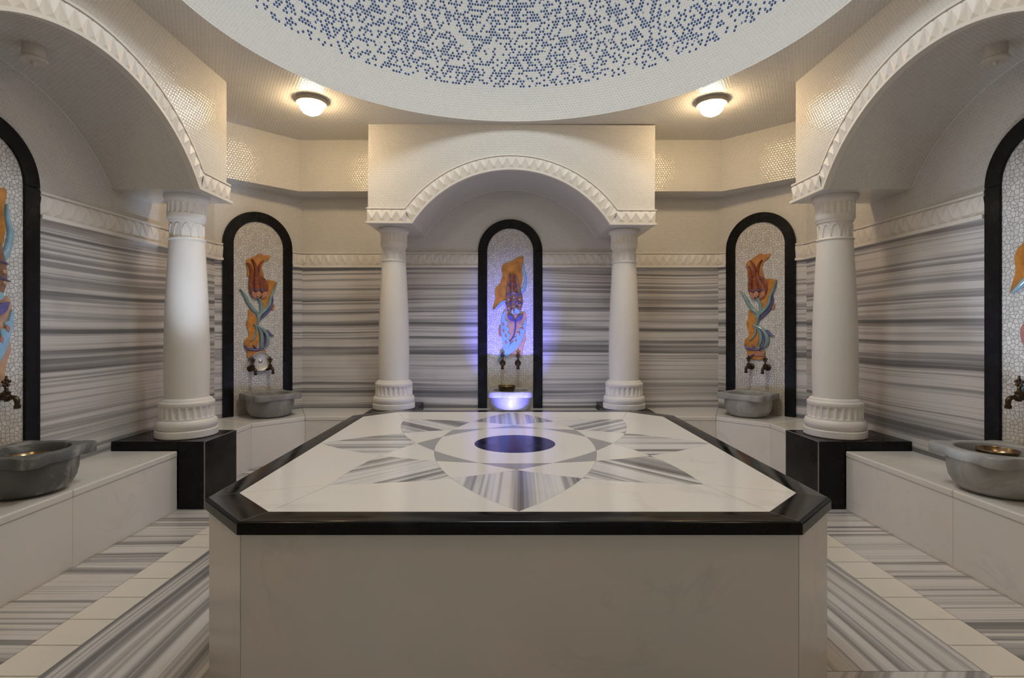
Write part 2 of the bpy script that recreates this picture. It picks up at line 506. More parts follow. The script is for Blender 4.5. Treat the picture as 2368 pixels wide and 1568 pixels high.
# ------------------------------------------------------------------ arches over the bays
ZS, SPAN, APEX = 2.470, 1.019, 3.030
AR = (SPAN**2 + (APEX - ZS)**2) / (2 * (APEX - ZS)); AZ = APEX - AR
HW, BAND, CP = 1.49, .165, .048
def arch(label, loc, rz, depth, tilt=0):
    t = thing('arch', label, 'arch', loc, rz, 'arches over the wall bays')
    m = MB(); n = 40; y0 = -depth
    xs = [-SPAN + 2 * SPAN * k / n for k in range(n + 1)]
    za = [AZ + math.sqrt(AR**2 - x*x) for x in xs]
    arc = [AR * math.asin(x / AR) for x in xs]
    for yy in (y0,):
        m.poly([(-HW,yy,ZS),(-SPAN,yy,ZS),(-SPAN,yy,HC),(-HW,yy,HC)])
        m.poly([(SPAN,yy,ZS),(HW,yy,ZS),(HW,yy,HC),(SPAN,yy,HC)])
        for k in range(n):
            m.poly([(xs[k],yy,za[k]),(xs[k+1],yy,za[k+1]),(xs[k+1],yy,HC),(xs[k],yy,HC)])
    for k in range(n):
        m.poly([(xs[k],y0,za[k]),(xs[k],0,za[k]),(xs[k+1],0,za[k+1]),(xs[k+1],y0,za[k+1])],
               [(arc[k],y0),(arc[k],0),(arc[k+1],0),(arc[k+1],y0)], 0, True)
    for a, b in ((-HW, -SPAN), (SPAN, HW)):
        m.poly([(a,y0,ZS),(a,0,ZS),(b,0,ZS),(b,y0,ZS)])
    m.poly([(-HW,y0,ZS),(-HW,y0,HC),(-HW,0,HC),(-HW,0,ZS)]); m.poly([(HW,y0,ZS),(HW,0,ZS),(HW,0,HC),(HW,y0,HC)])
    m.build('arch_block', TILE, t)
    m = MB()                                      # carved moulding: impost, arch, impost
    RO = AR + BAND
    th0 = math.acos((ZS - AZ) / AR); th1 = math.acos((ZS + BAND - AZ) / RO)
    xo = RO * math.sin(th1)
    def band(f0, f1, dp, nseg=48):
        """curved strip between fractions f0,f1 of the band, protruding dp from the block face"""
        A = []
        for k in range(nseg + 1):
            q = -1 + 2 * k / nseg
            def P(f):
                th = (th0 * (1 - f) + th1 * f) * q; r = AR + BAND * f
                return (r * math.sin(th), AZ + r * math.cos(th))
            A.append((P(f0), P(f1)))
        for k in range(nseg):
            (a, b), (c, d) = A[k], A[k+1]
            m.poly([(a[0],y0-dp,a[1]),(c[0],y0-dp,c[1]),(d[0],y0-dp,d[1]),(b[0],y0-dp,b[1])])
            m.poly([(a[0],y0-.0005,a[1]),(c[0],y0-.0005,c[1]),(c[0],y0-dp,c[1]),(a[0],y0-dp,a[1])])
            m.poly([(b[0],y0-dp,b[1]),(d[0],y0-dp,d[1]),(d[0],y0-.0005,d[1]),(b[0],y0-.0005,b[1])])
    band(.012, .99, .022); band(0, .13, CP); band(.91, 1, .034)
    def fn(s, tt, d):
        f = (tt) ; q = s
        th = (th0 * (1 - f) + th1 * f) * q; r = AR + BAND * f
        return (r * math.sin(th), y0 - .022 - d, AZ + r * math.cos(th))
    L = 2 * th0 * (AR + .07)
    nu = round(L / .096)
    ornament(m, fn, -1, 1, .135, .905, 2.0 / nu)
    for sx in (-1, 1):
        def q2(x, z, d): return (x * sx, y0 - d, z)
        def slab(x0a, x0b, x1, z0, z1, dp):
            P = [(x0a * sx, z0), (x1 * sx, z0), (x1 * sx, z1), (x0b * sx, z1)]
            if sx < 0: P = P[::-1]
            m.slab(P, y0 - dp, y0 - .0005)
        def xin(z): return SPAN + (xo - SPAN) * (z - ZS) / BAND
        slab(xin(ZS+.002), xin(ZS+BAND-.002), HW, ZS + .002, ZS + BAND - .002, .022)
        slab(xin(ZS), xin(ZS+.13*BAND), HW + .012, ZS, ZS + .13 * BAND, CP)
        slab(xin(ZS+.91*BAND), xo, HW + .012, ZS + .91 * BAND, ZS + BAND, .034)
        f2 = (lambda s, tt, d: (s, y0 - .022 - d, tt))
        a, b = sorted((sx * (xo - .02), sx * HW))
        ornament(m, f2, a, b, ZS + .135 * BAND, ZS + .905 * BAND)
    m.build('carved_moulding', PLASTER, t)
    m = MB(); m.tube([(x, -.003, z) for x, z in zip(xs, za)], .005, 6); m.build('vault_bead', PLASTER, t)
    if tilt:
        t.rotation_euler = (0, tilt, rz)
    return t
arch('tiled arch between the two columns on the far wall, facing the viewer', (-.019 + .008, YB, 0), 0, YB - 5.446, math.radians(.40))
arch('tiled arch at the left edge, springing over the tall left column', (-XS, BAYY, 0), PI/2, XS - 2.452)
arch('tiled arch at the right edge, springing over the tall right column', (XS, BAYY, 0), -PI/2, XS - 2.452)

# ------------------------------------------------------------------ pedestals
def pedestal(label, loc, rz, w, dfront, dslab):
    """local: x along the wall, y into the wall; wall face at y=0"""
    t = thing('pedestal', label, 'pedestal', loc, rz, 'black pedestals under the columns')
    m = MB(); m.box(-w/2, w/2, -dfront, -dslab - .001, 0, PZ); m.build('front_block', BLACK2, t, .004)
    m = MB(); m.box(-w/2, w/2, -dslab + .001, -.002, BZ + .001, PZ); m.build('shelf_slab', BLACK2, t, .004)
    m = MB()
    for sx in (-1, 1):
        m.box(sx*w/2 - .005, sx*w/2 + .0015, -dfront - .0015, -dfront + .005, .002, PZ - .003)
    m.box(-w/2, w/2, -dfront - .0012, -dfront + .004, PZ - .004, PZ + .0008)
    m.build('edge_seam', SEAM, t)
    return t
pedestal('black stone pedestal under the tall left column', (-XS, 4.275, 0), PI/2, .47, XS - 2.365, XS - 2.572)
pedestal('black stone pedestal under the tall right column', (XS, 4.275, 0), -PI/2, .47, XS - 2.365, XS - 2.572)
pedestal('black stone pedestal behind the table under the far left column', (-1.265, YB, 0), 0, .478, YB - 5.36, YB - 5.597)
pedestal('black stone pedestal behind the table under the far right column', (1.258, YB, 0), 0, .478, YB - 5.36, YB - 5.597)

# ------------------------------------------------------------------ columns
def make_column(label, loc):
    t = thing('column', label, 'column', loc, 0, 'white columns of the bays')
    z0 = PZ
    m = MB()
    m.lathe([(.222, 0), (.2268, .006), (.2268, .054), (.221, .06)], 64)
    m.lathe([(.205, .058), (.213, .066), (.221, .082), (.224, .10), (.221, .118), (.212, .134), (.198, .14)], 64)
    m.build('plinth', PLASTER, t)
    m = MB(); NF = 24; n = NF * 10
    prof = [(.199, .136), (.199, .145), (.199, .152), (.199, .154), (.199, .158), (.199, .235), (.199, .2395), (.199, .2425), (.199, .246), (.201, .248), (.203, .262), (.201, .276), (.190, .284), (.186, .290), (.184, .298), (.170, .304), (.164, .31)]
    def rf(k, a, r, z):
        if .153 < z < .241:
            ph = (a * NF / (2 * PI)) % 1.0
            q = max(0, 1 - abs(ph - .5) / .36)
            e = 1 if .157 < z < .238 else .7
            return r - .014 * math.sqrt(max(0, 1 - (1 - q) ** 2)) * e
        return r
    m.lathe(prof, n, rf=rf)
    m.build('fluted_base', PLASTER, t)
    m = MB()
    H0, H1 = .305, 1.588
    prof = []
    for k in range(25):
        f = k / 24
        r = .160 + .0045 * math.sin(PI * min(1, f / .45)) if f < .45 else .160 - (.160 - .1285) * ((f - .45) / .55) ** 1.25
        prof.append((r, H0 + (H1 - H0) * f))
    m.lathe(prof, 64)
    m.build('shaft', PLASTER, t)
    m = MB()
    m.lathe([(.127, 1.583), (.134, 1.586), (.1375, 1.594), (.134, 1.602), (.124, 1.606), (.122, 1.612), (.122, 1.725), (.126, 1.732)], 64)
    NA = 12
    for j in range(NA):                           # ring of pointed arches in relief
        a0 = 2 * PI * j / NA; hw = 2 * PI / NA * .5
        path = []
        for k in range(13):
            q = -1 + 2 * k / 12
            aa = a0 + hw * q; zz = 1.614 + .098 * math.sqrt(max(0, 1 - abs(q) ** 2.2))
            path.append((.1225 * math.cos(aa), .1225 * math.sin(aa), zz))
        m.tube(path, .0065, 6)
    m.build('neck_band', PLASTER, t)
    m = MB(); NF2 = 20; n = NF2 * 8
    prof = [(.124, 1.728), (.131, 1.734), (.131, 1.742), (.137, 1.750), (.143, 1.764), (.144, 1.776), (.143, 1.79), (.143, 1.797), (.143, 1.799), (.143, 1.803), (.143, 1.878), (.143, 1.882), (.143, 1.886), (.144, 1.893), (.150, 1.90), (.160, 1.912), (.166, 1.926), (.166, ZS - PZ - .002)]
    def rf2(k, a, r, z):
        if 1.798 < z < 1.884:
            ph = (a * NF2 / (2 * PI)) % 1.0
            q = max(0, 1 - abs(ph - .5) / .34)
            e = 1 if 1.80 < z < 1.88 else .7
            return r - .008 * math.sqrt(max(0, 1 - (1 - q) ** 2)) * e
        return r
    m.lathe(prof, n, rf=rf2)
    m.build('capital', PLASTER, t)
    return t
c0 = make_column('tall white column at left, nearest to the left edge of the table', (-2.66, 4.30, PZ + .0012))
dup(c0, 'tall white column at right, nearest to the right edge of the table', (2.654, 4.30, PZ + .0012))
dup(c0, 'white column on the far wall, left of the glowing blue niche', (-1.275, 5.74, PZ + .0012)).scale.z = 1.0035
dup(c0, 'white column on the far wall, right of the glowing blue niche', (1.244, 5.74, PZ + .0012)).scale.z = .9945

# ------------------------------------------------------------------ benches
ST = .045
def bench(label, slabs, panels, ext=-.0006):
    t = thing('marble_bench', label, 'bench', (0, 0, 0), 0, 'cream marble benches along the walls')
    for pts in slabs:
        m = MB(); m.prism(pts, BZ - ST, BZ); m.build('seat_slab', WHITE, t, .009, 3)
    for (a, b, n) in panels:                      # a->b along the front edge, the bench on the left-hand side
        a = Vector(a); b = Vector(b); d = (b - a); L = d.length; d /= L; nv = Vector((-d.y, d.x))
        for k in range(n):
            p = a + d * (L * k / n + (-ext if k == 0 else .0006)); q = a + d * (L * (k + 1) / n - (-ext if k == n - 1 else .0006))
            o = nv * .005; i = nv * .04
            pts = [p + o, q + o, q + i, p + i]
            m = MB(); m.prism([(v.x, v.y) for v in pts], 0, BZ - ST); m.build('front_panel', WHITE, t, .002)
    return t
G = .0008
for sx, nm in ((-1, 'left'), (1, 'right')):
    def S(pts):
        q = [(sx * x, y) for x, y in pts]
        return q if sx > 0 else q[::-1]
    def PNL(a, b, n):
        a = (sx * a[0], a[1]); b = (sx * b[0], b[1])
        return (b, a, n) if sx < 0 else (a, b, n)
    # side bench, in two slabs; the front edge runs along x = 2.572
    bench('cream marble bench along the %s wall, carrying the big %s basin' % (nm, 'dark grey' if sx < 0 else 'pale grey'),
          [S([(2.572, 3.07 + G), (2.572, 4.038), (XS, 4.038), (XS, 3.07 + G)][::1]) , S([(2.572, 1.0), (2.572, 3.07 - G), (XS, 3.07 - G), (XS, 1.0)])][::1] if False else
          [S([(2.572, 3.07 + G), (XS - .001, 3.07 + G), (XS - .001, 4.037), (2.572, 4.037)]), S([(2.572, 1.0), (XS - .001, 1.0), (XS - .001, 3.07 - G), (2.572, 3.07 - G)])],
          [PNL((2.572, 4.037), (2.572, 3.07), 1), PNL((2.572, 3.07), (2.572, 1.0), 2)])
    E = .001
    dj = diag_pt(1, .0)
    bench('cream marble corner bench behind the %s column, turning towards the far wall' % nm,
          [S([(2.572, 4.513), (XS - E, 4.513), (XS - E, YD - E), (2.572, 5.2)]),
           S([(2.572, 5.2 + 2*G), (XS - E, YD + G), (XC - E, YB - 2*E), (2.193, 5.597 + G)]),
           S([(1.507, 5.597), (2.193 - G, 5.597), (XC - 2*E, YB - E), (1.507, YB - E)])],
          [PNL((2.572, 5.2), (2.572, 4.513), 1), PNL((2.193, 5.597), (2.572, 5.2), 1), PNL((1.507, 5.597), (2.193, 5.597), 1)], .0022)
bench('cream marble bench below the glowing blue niche', [[(-1.022, 5.597), (1.015, 5.597), (1.015, YB - .001), (-1.022, YB - .001)]],
      [((1.015, 5.597), (-1.022, 5.597), 2)] if False else [((-1.022, 5.597), (1.015, 5.597), 2)])

# ------------------------------------------------------------------ the octagonal navel-stone table
TX, TY, TZ = .012, 3.08, .721
t = thing('marble_table', 'large octagonal heated marble table with star inlay in the middle of the room', 'table', (TX, TY, 0))
def octo(h, c): return [(-h + c, -h), (h - c, -h), (h, -h + c), (h, h - c), (h - c, h), (-h + c, h), (-h, h - c), (-h, -h + c)]
HO, CO = 1.25, .262
HI, CI = 1.146, .222
oc, oi, ob = octo(HO, CO), octo(HI, CI), octo(HO - .012, CO - .006)
for k in range(8):                                # border of eight black strips
    a, b = oc[k], oc[(k+1) % 8]; c, d = oi[(k+1) % 8], oi[k]
    W0 = HO - HI
    prof = [(.0, TZ - .045), (.0, TZ - .013)] + [(.013 * (1 - math.cos(q)), TZ - .013 + .013 * math.sin(q)) for q in (PI/10, PI/5, .3*PI, .4*PI, PI/2)] + [(W0 - .0006, TZ), (W0 - .0006, TZ - .045)]
    d0 = Vector((b[0]-a[0], b[1]-a[1])).normalized() * .0005
    m = MB(); rows = []
    for dd, z in prof:
        f = dd / W0
        P = (a[0] + (d[0]-a[0])*f + d0.x, a[1] + (d[1]-a[1])*f + d0.y, z); Q_ = (b[0] + (c[0]-b[0])*f - d0.x, b[1] + (c[1]-b[1])*f - d0.y, z)
        rows.append((m.vert(P), m.vert(Q_)))
    for i in range(len(rows) - 1):
        m.face((rows[i][0], rows[i][1], rows[i+1][1], rows[i+1][0]), None, 0, 1 <= i <= 5)
    m.face([r[0] for r in rows]); m.face([r[1] for r in rows[::-1]])
    m.face((rows[-1][0], rows[-1][1], rows[0][1], rows[0][0]))
    m.build('border_strip', BLACK, t)
for k in range(8):
    a, b = ob[k], ob[(k+1) % 8]
    A = Vector(a); B = Vector(b); d = (B - A); L = d.length; d /= L; nv = Vector((-d.y, d.x))
    n = 1
    P, Q = A + d * .001, B - d * .001
    m = MB(); m.prism([(v.x, v.y) for v in (P, Q, Q + nv * .03 - d * .02, P + nv * .03 + d * .02)], 0, TZ - .045)
    m.build('side_panel', WHITE, t, .002)
m = MB(); m.prism(octo(HI - .002, CI), TZ - .04, TZ - .003); m.build('top_bed', SEAM, t)
for k in range(8):                                # pale joints between the border strips
    a = Vector((*oc[k], 0)); b = Vector((*oi[k], 0)); d = (b - a).normalized(); nv = Vector((-d.y, d.x, 0)) * .0009
    a = a + d * .014
    m = MB(); m.poly([(a.x-nv.x, a.y-nv.y, TZ+.0004), (a.x+nv.x, a.y+nv.y, TZ+.0004), (b.x+nv.x, b.y+nv.y, TZ+.0004), (b.x-nv.x, b.y-nv.y, TZ+.0004)][::-1])
    m.build('joint_line', SEAM, t)
R0 = 1.142; WX = .458; LR = (R0**2 + WX**2) / (2 * WX); LC = LR - WX
def lens(al):
    s = math.sin(al); return -LC * s + math.sqrt(LC*LC*s*s + R0*R0)
Q = PI / 8
zt0, zt1 = TZ - .003, TZ
def pol(r, a): return (r * math.sin(a), -r * math.cos(a))       # angle measured from the front
def inlay(name, pts, mat, ax=None):
    m = MB()
    area = sum(pts[i][0] * pts[(i+1) % len(pts)][1] - pts[(i+1) % len(pts)][0] * pts[i][1] for i in range(len(pts)))
    if area < 0: pts = pts[::-1]
    c = (sum(p[0] for p in pts) / len(pts), sum(p[1] for p in pts) / len(pts))
    pts = [(p[0] + (c[0] - p[0]) * .0035, p[1] + (c[1] - p[1]) * .0035) for p in pts]
    uv = None
    if ax is not None:
        dx, dy = pol(1, ax)
        uv = [(p[0]*dx + p[1]*dy + ax * 2, (-p[0]*dy + p[1]*dx) * 1.0 + ax * 3) for p in pts]
    m.poly([(p[0], p[1], zt1) for p in pts], uv)
    b = [m.vert((p[0], p[1], zt0)) for p in pts]; a = [m.vert((p[0], p[1], zt1)) for p in pts]
    n = len(pts)
    for k in range(n): m.face((b[k], b[(k+1) % n], a[(k+1) % n], a[k]))
    return m.build(name, mat, t)
M = 10
for k in range(8):
    ax = k * PI / 4
    out = [pol(lens(abs(f)), ax + f) for f in [-Q + 2*Q*j/(2*M) for j in range(2*M + 1)]]
    inn = [pol(lens(PI/4 - abs(f)), ax + f) for f in [Q - 2*Q*j/(2*M) for j in range(2*M + 1)]]
    inlay('star_point', out[1:-1] + inn, STRIPE_T, ax)
    out = [pol(lens(PI/4 + abs(f)), ax + f) for f in [-Q + 2*Q*j/(2*M) for j in range(2*M + 1)]]
    inn = [pol(lens(PI/2 - abs(f)), ax + f) for f in [Q - 2*Q*j/(2*M) for j in range(2*M + 1)]]
    inlay('grey_crescent', out[1:-1] + inn, GREYM)
    mid = ax + Q
    out = [pol(lens(PI/4 - abs(Q - abs(f))) if False else lens(PI/4 - (Q - abs(f))) if False else lens(Q + abs(f)), mid + f) for f in [-Q + 2*Q*j/(2*M) for j in range(2*M + 1)]]
    inn = [pol(lens(PI/4 + Q - abs(f)), mid + f) for f in [Q - 2*Q*j/(2*M) for j in range(2*M + 1)]]
    inlay('pale_lozenge', out[1:-1] + inn, TOPW)
    # white field between this point and the next
    cur = [pol(lens(f), ax + f) for f in [Q * j / M for j in range(M + 1)]] + [pol(lens(PI/4 - f), ax + f) for f in [Q + Q * j / M for j in range(1, M + 1)]]
    e0 = ax; e1 = ax + PI/4
    if k % 2 == 0:
        # from a straight side to a diagonal tip: straight edge midpoint then chamfer corner
        cs = [(HI - CI, -HI), (HI, HI - CI), (-HI + CI, HI), (-HI, -HI + CI)][k // 2]
        mids = pol(HI, ax)
        inlay('field_slab', cur + [cs, mids], TOPW)
    else:
        cs = [(HI, -HI + CI), (HI - CI, HI), (-HI, HI - CI), (-HI + CI, -HI)][k // 2]
        mids = pol(HI, ax + PI/4)
        inlay('field_slab', cur + [mids, cs], TOPW)
        c1 = [(HI - CI, -HI), (HI, HI - CI), (-HI + CI, HI), (-HI, -HI + CI)][k // 2]
        inlay('corner_slab', [pol(R0, ax), c1, cs], TOPW)
RD = .236
m = MB()
NR = 96
ro = []
for j in range(NR):
    a = 2 * PI * j / NR
    f = ((a + Q) % (PI/4)) - Q
    ro.append(pol(lens(PI/2 - abs(f)) - .001, a))
ri = [pol(RD + .001, 2*PI*j/NR) for j in range(NR)]
A = [m.vert((p[0], p[1], zt1)) for p in ro]; B = [m.vert((p[0], p[1], zt1)) for p in ri]
for j in range(NR):
    k = (j+1) % NR; m.face((B[j], A[j], A[k], B[k]))
m.build('centre_ring', TOPW, t)
m = MB(); m.prism([(RD * math.cos(2*PI*j/72), RD * math.sin(2*PI*j/72)) for j in range(72)], zt0, zt1); m.build('centre_disc', BLACK, t)

# ------------------------------------------------------------------ niches: black surround and mosaic panel
NW, NT_ = .38, .108
NSZ = 2.68 - NW
def niche(label, loc, rz):
    t = thing('wall_niche', label, 'niche', loc, rz, 'arched mosaic niches')
    y0, y1 = -.026, -.001
    for sx in (-1, 1):
        a, b = sorted((sx * (NW - NT_), sx * NW))
        m = MB(); m.box(a, b, y0, y1, BZ + .001, NSZ - .0008); m.build('jamb', BLACK2, t, .004)
    for s in (0, 1):
        m = MB(); n = 20
        a0, a1 = (.002, PI/2 - .001) if s == 0 else (PI/2 + .001, PI - .002)
        th = [a0 + (a1 - a0) * k / n for k in range(n + 1)]
        pts = [(NW * math.cos(a), NSZ + NW * math.sin(a)) for a in th] + [((NW - NT_) * math.cos(a), NSZ + (NW - NT_) * math.sin(a)) for a in th[::-1]]
        m.slab(pts, y0, y1); m.build('arch_segment', BLACK2, t, .004)
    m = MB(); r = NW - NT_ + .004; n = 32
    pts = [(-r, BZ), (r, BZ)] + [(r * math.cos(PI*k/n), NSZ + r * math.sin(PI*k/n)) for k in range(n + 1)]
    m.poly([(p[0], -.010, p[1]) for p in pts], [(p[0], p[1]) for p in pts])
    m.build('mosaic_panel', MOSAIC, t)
    return t
NICHES = [('the far wall, lit blue', (0, YB), 0), ('the left diagonal wall', DL, ANG_L), ('the right diagonal wall', DR, ANG_R),
          ('the left wall, cut by the picture edge', (-XS, BAYY), PI/2), ('the right wall, cut by the picture edge', (XS, BAYY), -PI/2)]
n0 = None
for nm, p, rz in NICHES:
    lab = 'arched mosaic niche with black stone surround on ' + nm
    if n0 is None: n0 = niche(lab, (p[0], p[1], 0), rz)
    else: dup(n0, lab, (p[0], p[1], 0), rz)

# ------------------------------------------------------------------ ceramic tulip reliefs
def smooth_closed(P, sub=4):
    n = len(P); out = []
    for i in range(n):
        p0, p1, p2, p3 = P[i-1], P[i], P[(i+1) % n], P[(i+2) % n]
        for j in range(sub):
            u = j / sub; u2 = u*u; u3 = u2*u
            out.append(tuple(.5 * (2*p1[k] + (p2[k]-p0[k])*u + (2*p0[k]-5*p1[k]+4*p2[k]-p3[k])*u2 + (3*p1[k]-p0[k]-3*p2[k]+p3[k])*u3) for k in (0, 1)))
    return out
def smooth_open(P, sub=5):
    out = []
    for i in range(len(P) - 1):
        p0, p1, p2, p3 = P[max(i-1, 0)], P[i], P[i+1], P[min(i+2, len(P)-1)]
        for j in range(sub):
            u = j / sub; u2 = u*u; u3 = u2*u
            out.append(tuple(.5 * (2*p1[k] + (p2[k]-p0[k])*u + (2*p0[k]-5*p1[k]+4*p2[k]-p3[k])*u2 + (3*p1[k]-p0[k]-3*p2[k]+p3[k])*u3) for k in range(len(p1))))
    out.append(P[-1]); return out
def ccw(P):
    a = sum(P[i][0]*P[(i+1) % len(P)][1] - P[(i+1) % len(P)][0]*P[i][1] for i in range(len(P)))
    return P if a > 0 else P[::-1]
class Relief:
    def __init__(s, t, cx, w, ytop, ybot):
        s.t = t; s.cx = cx; s.k = .76 / w; s.yt = ytop; s.kz = (2.68 - BZ) / (ybot - ytop)
    def P(s, p): return ((p[0] - s.cx) * s.k, 2.68 - (p[1] - s.yt) * s.kz)
    def poly(s, name, pts, mat, y0, sub=3, bev=.006):
        P = ccw(smooth_closed([s.P(p) for p in pts], sub))
        m = MB(); m.slab(P, -y0, -.0105); return m.build(name, mat, s.t, bev, 3, 50)
    def ribbon(s, name, pts, mat, yb, depth=.012):
        """pts: (x, y, width) in the drawing; a raised rounded strip"""
        Q_ = smooth_open(pts, 5)
        m = MB(); rows = []
        pp = [s.P(q) for q in Q_]
        for i, q in enumerate(Q_):
            a, b = pp[max(i-1, 0)], pp[min(i+1, len(pp)-1)]
            tx, tz = b[0]-a[0], b[1]-a[1]; L = math.hypot(tx, tz) or 1; nx, nz = -tz/L, tx/L
            hw = max(.0015, q[2] * s.k * .5)
            row = []
            for j in range(7):
                th = PI * j / 6
                row.append(m.vert((pp[i][0] + nx*hw*math.cos(th), -yb - depth*math.sin(th), pp[i][1] + nz*hw*math.cos(th))))
            rows.append(row)
        for i in range(len(rows)-1):
            for j in range(6):
                m.face((rows[i][j], rows[i][j+1], rows[i+1][j+1], rows[i+1][j]), None, 0, True)
        m.face(rows[0]); m.face(rows[-1][::-1])
        # sink the strip to the mosaic
        n = len(rows)
        lo = [[m.vert((m.v[r[e]][0], -.0105, m.v[r[e]][2])) for e in (0, 6)] for r in rows]
        for i in range(n-1):
            m.face((rows[i][0], rows[i+1][0], lo[i+1][0], lo[i][0])); m.face((rows[i+1][6], rows[i][6], lo[i][1], lo[i+1][1]))
        return m.build(name, mat, s.t)
def lens_poly(a, b, w, n=8):
    L = math.hypot(b[0]-a[0], b[1]-a[1]); nx, ny = -(b[1]-a[1])/L, (b[0]-a[0])/L
    f = lambda q, s: (a[0]+(b[0]-a[0])*q + nx*w*s*math.sin(PI*q), a[1]+(b[1]-a[1])*q + ny*w*s*math.sin(PI*q))
    return [f(k/n, 1) for k in range(n)] + [f(1-k/n, -1) for k in range(n)]
def tulip_a(label, loc, rz):
    t = thing('tulip_relief', label, 'ceramic relief', loc, rz, 'ceramic tulip reliefs in the niches')
    R = Relief(t, 364, 492, 75, 1452)
    R.poly('backing_tile', [(270,440),(275,410),(300,395),(330,380),(370,355),(400,368),(438,362),(435,390),(405,412),(390,430),(383,460),(395,500),(402,530),(440,535),(485,545),(480,575),(455,620),(440,650),(430,700),(410,730),(380,760),(376,700),(368,665),(330,660),(300,620),(295,570),(290,525),(278,512),(280,470)], ORANGE, .024)
    R.poly('backing_tile', [(288,740),(320,772),(345,800),(350,830),(340,850),(350,880),(362,890),(362,960),(350,1000),(380,1030),(405,1025),(397,1080),(340,1086),(300,1080),(280,1060),(275,1020),(258,980),(262,950),(285,930),(290,900),(280,870),(272,840),(285,800)], ORANGE, .024)
    R.poly('backing_tile', [(455,710),(472,703),(474,728),(460,748),(452,735)], PINK, .022, 2, .003)
    R.poly('bulb', [(297,545),(292,590),(300,628),(325,658),(352,668),(385,662),(415,640),(428,600),(420,555),(395,520),(350,505),(312,518)], REDBR, .034, 3, .012)
    R.ribbon('petal', [(276,428,12),(300,460,20),(306,510,26),(303,570,32),(304,615,26),(322,655,12)], REDBR, .034, .016)
    R.ribbon('petal', [(308,402,8),(330,440,18),(337,490,26),(340,560,38),(346,620,40),(354,655,14)], REDBR, .036, .018)
    R.ribbon('petal', [(390,402,8),(364,440,18),(356,500,22),(372,560,36),(392,610,44),(392,655,16)], REDBR, .034, .016)
    R.poly('petal_tip', lens_poly((304,615), (338,668), 16), PINK, .05, 2)
    R.poly('petal_tip', lens_poly((352,612), (352,662), 20), PINK, .054, 2)
    R.poly('petal_tip', lens_poly((414,612), (372,668), 18), PINK, .05, 2)
    R.ribbon('petal_edge', [(300,612,7),(318,608,9),(338,618,7)], PURPLE, .046, .012)
    R.ribbon('petal_edge', [(338,616,7),(354,604,9),(370,616,7)], PURPLE, .05, .012)
    R.ribbon('petal_edge', [(370,616,7),(392,604,9),(414,614,7)], PURPLE, .046, .012)
    R.ribbon('stem', [(358,664,18),(374,700,24),(376,750,24),(362,790,20),(348,850,16)], TEAL, .024, .02)
    R.ribbon('leaf', [(228,608,4),(262,648,22),(284,690,26),(316,738,26),(352,772,24),(350,840,12)], TEAL, .022, .016)
    R.ribbon('leaf', [(486,548,6),(474,590,14),(446,648,20),(434,700,24),(404,742,24),(368,778,14)], TEAL, .026, .018)
    R.ribbon('blue_leaf', [(458,640,4),(458,690,16),(436,742,20),(396,782,18),(362,820,6)], PURPLE, .018, .014)
    R.ribbon('leaf', [(318,842,6),(352,858,20),(396,886,26),(422,935,30),(412,980,30),(376,1008,10)], TEAL, .024, .02)
    R.ribbon('leaf', [(350,862,8),(376,905,24),(378,955,24),(366,1000,8)], TEAL, .028, .018)
    R.ribbon('leaf', [(330,850,14),(344,880,16),(332,925,14),(298,956,6)], TEAL, .026, .014)
    R.ribbon('blue_leaf', [(396,900,4),(408,945,14),(400,985,12),(380,1006,4)], PURPLE, .034, .014)
    R.ribbon('blue_leaf', [(412,884,20),(436,908,26),(468,922,4)], PURPLE, .02, .014)
    R.ribbon('blue_leaf', [(260,986,6),(284,1008,20),(320,1014,20),(360,1014,18),(396,1004,6)], PURPLE, .026, .016)
    R.ribbon('blue_leaf', [(316,982,4),(330,998,12),(342,1012,8)], PURPLE, .026, .016)
    R.poly('red_cloud', [(328,1045),(345,1028),(362,1022),(380,1030),(404,1018),(408,1040),(388,1062),(362,1058),(344,1064)], PINK, .036, 3)
    R.ribbon('blue_leaf', [(288,1078,6),(312,1060,16),(336,1046,6)], PURPLE, .028, .014)
    return t
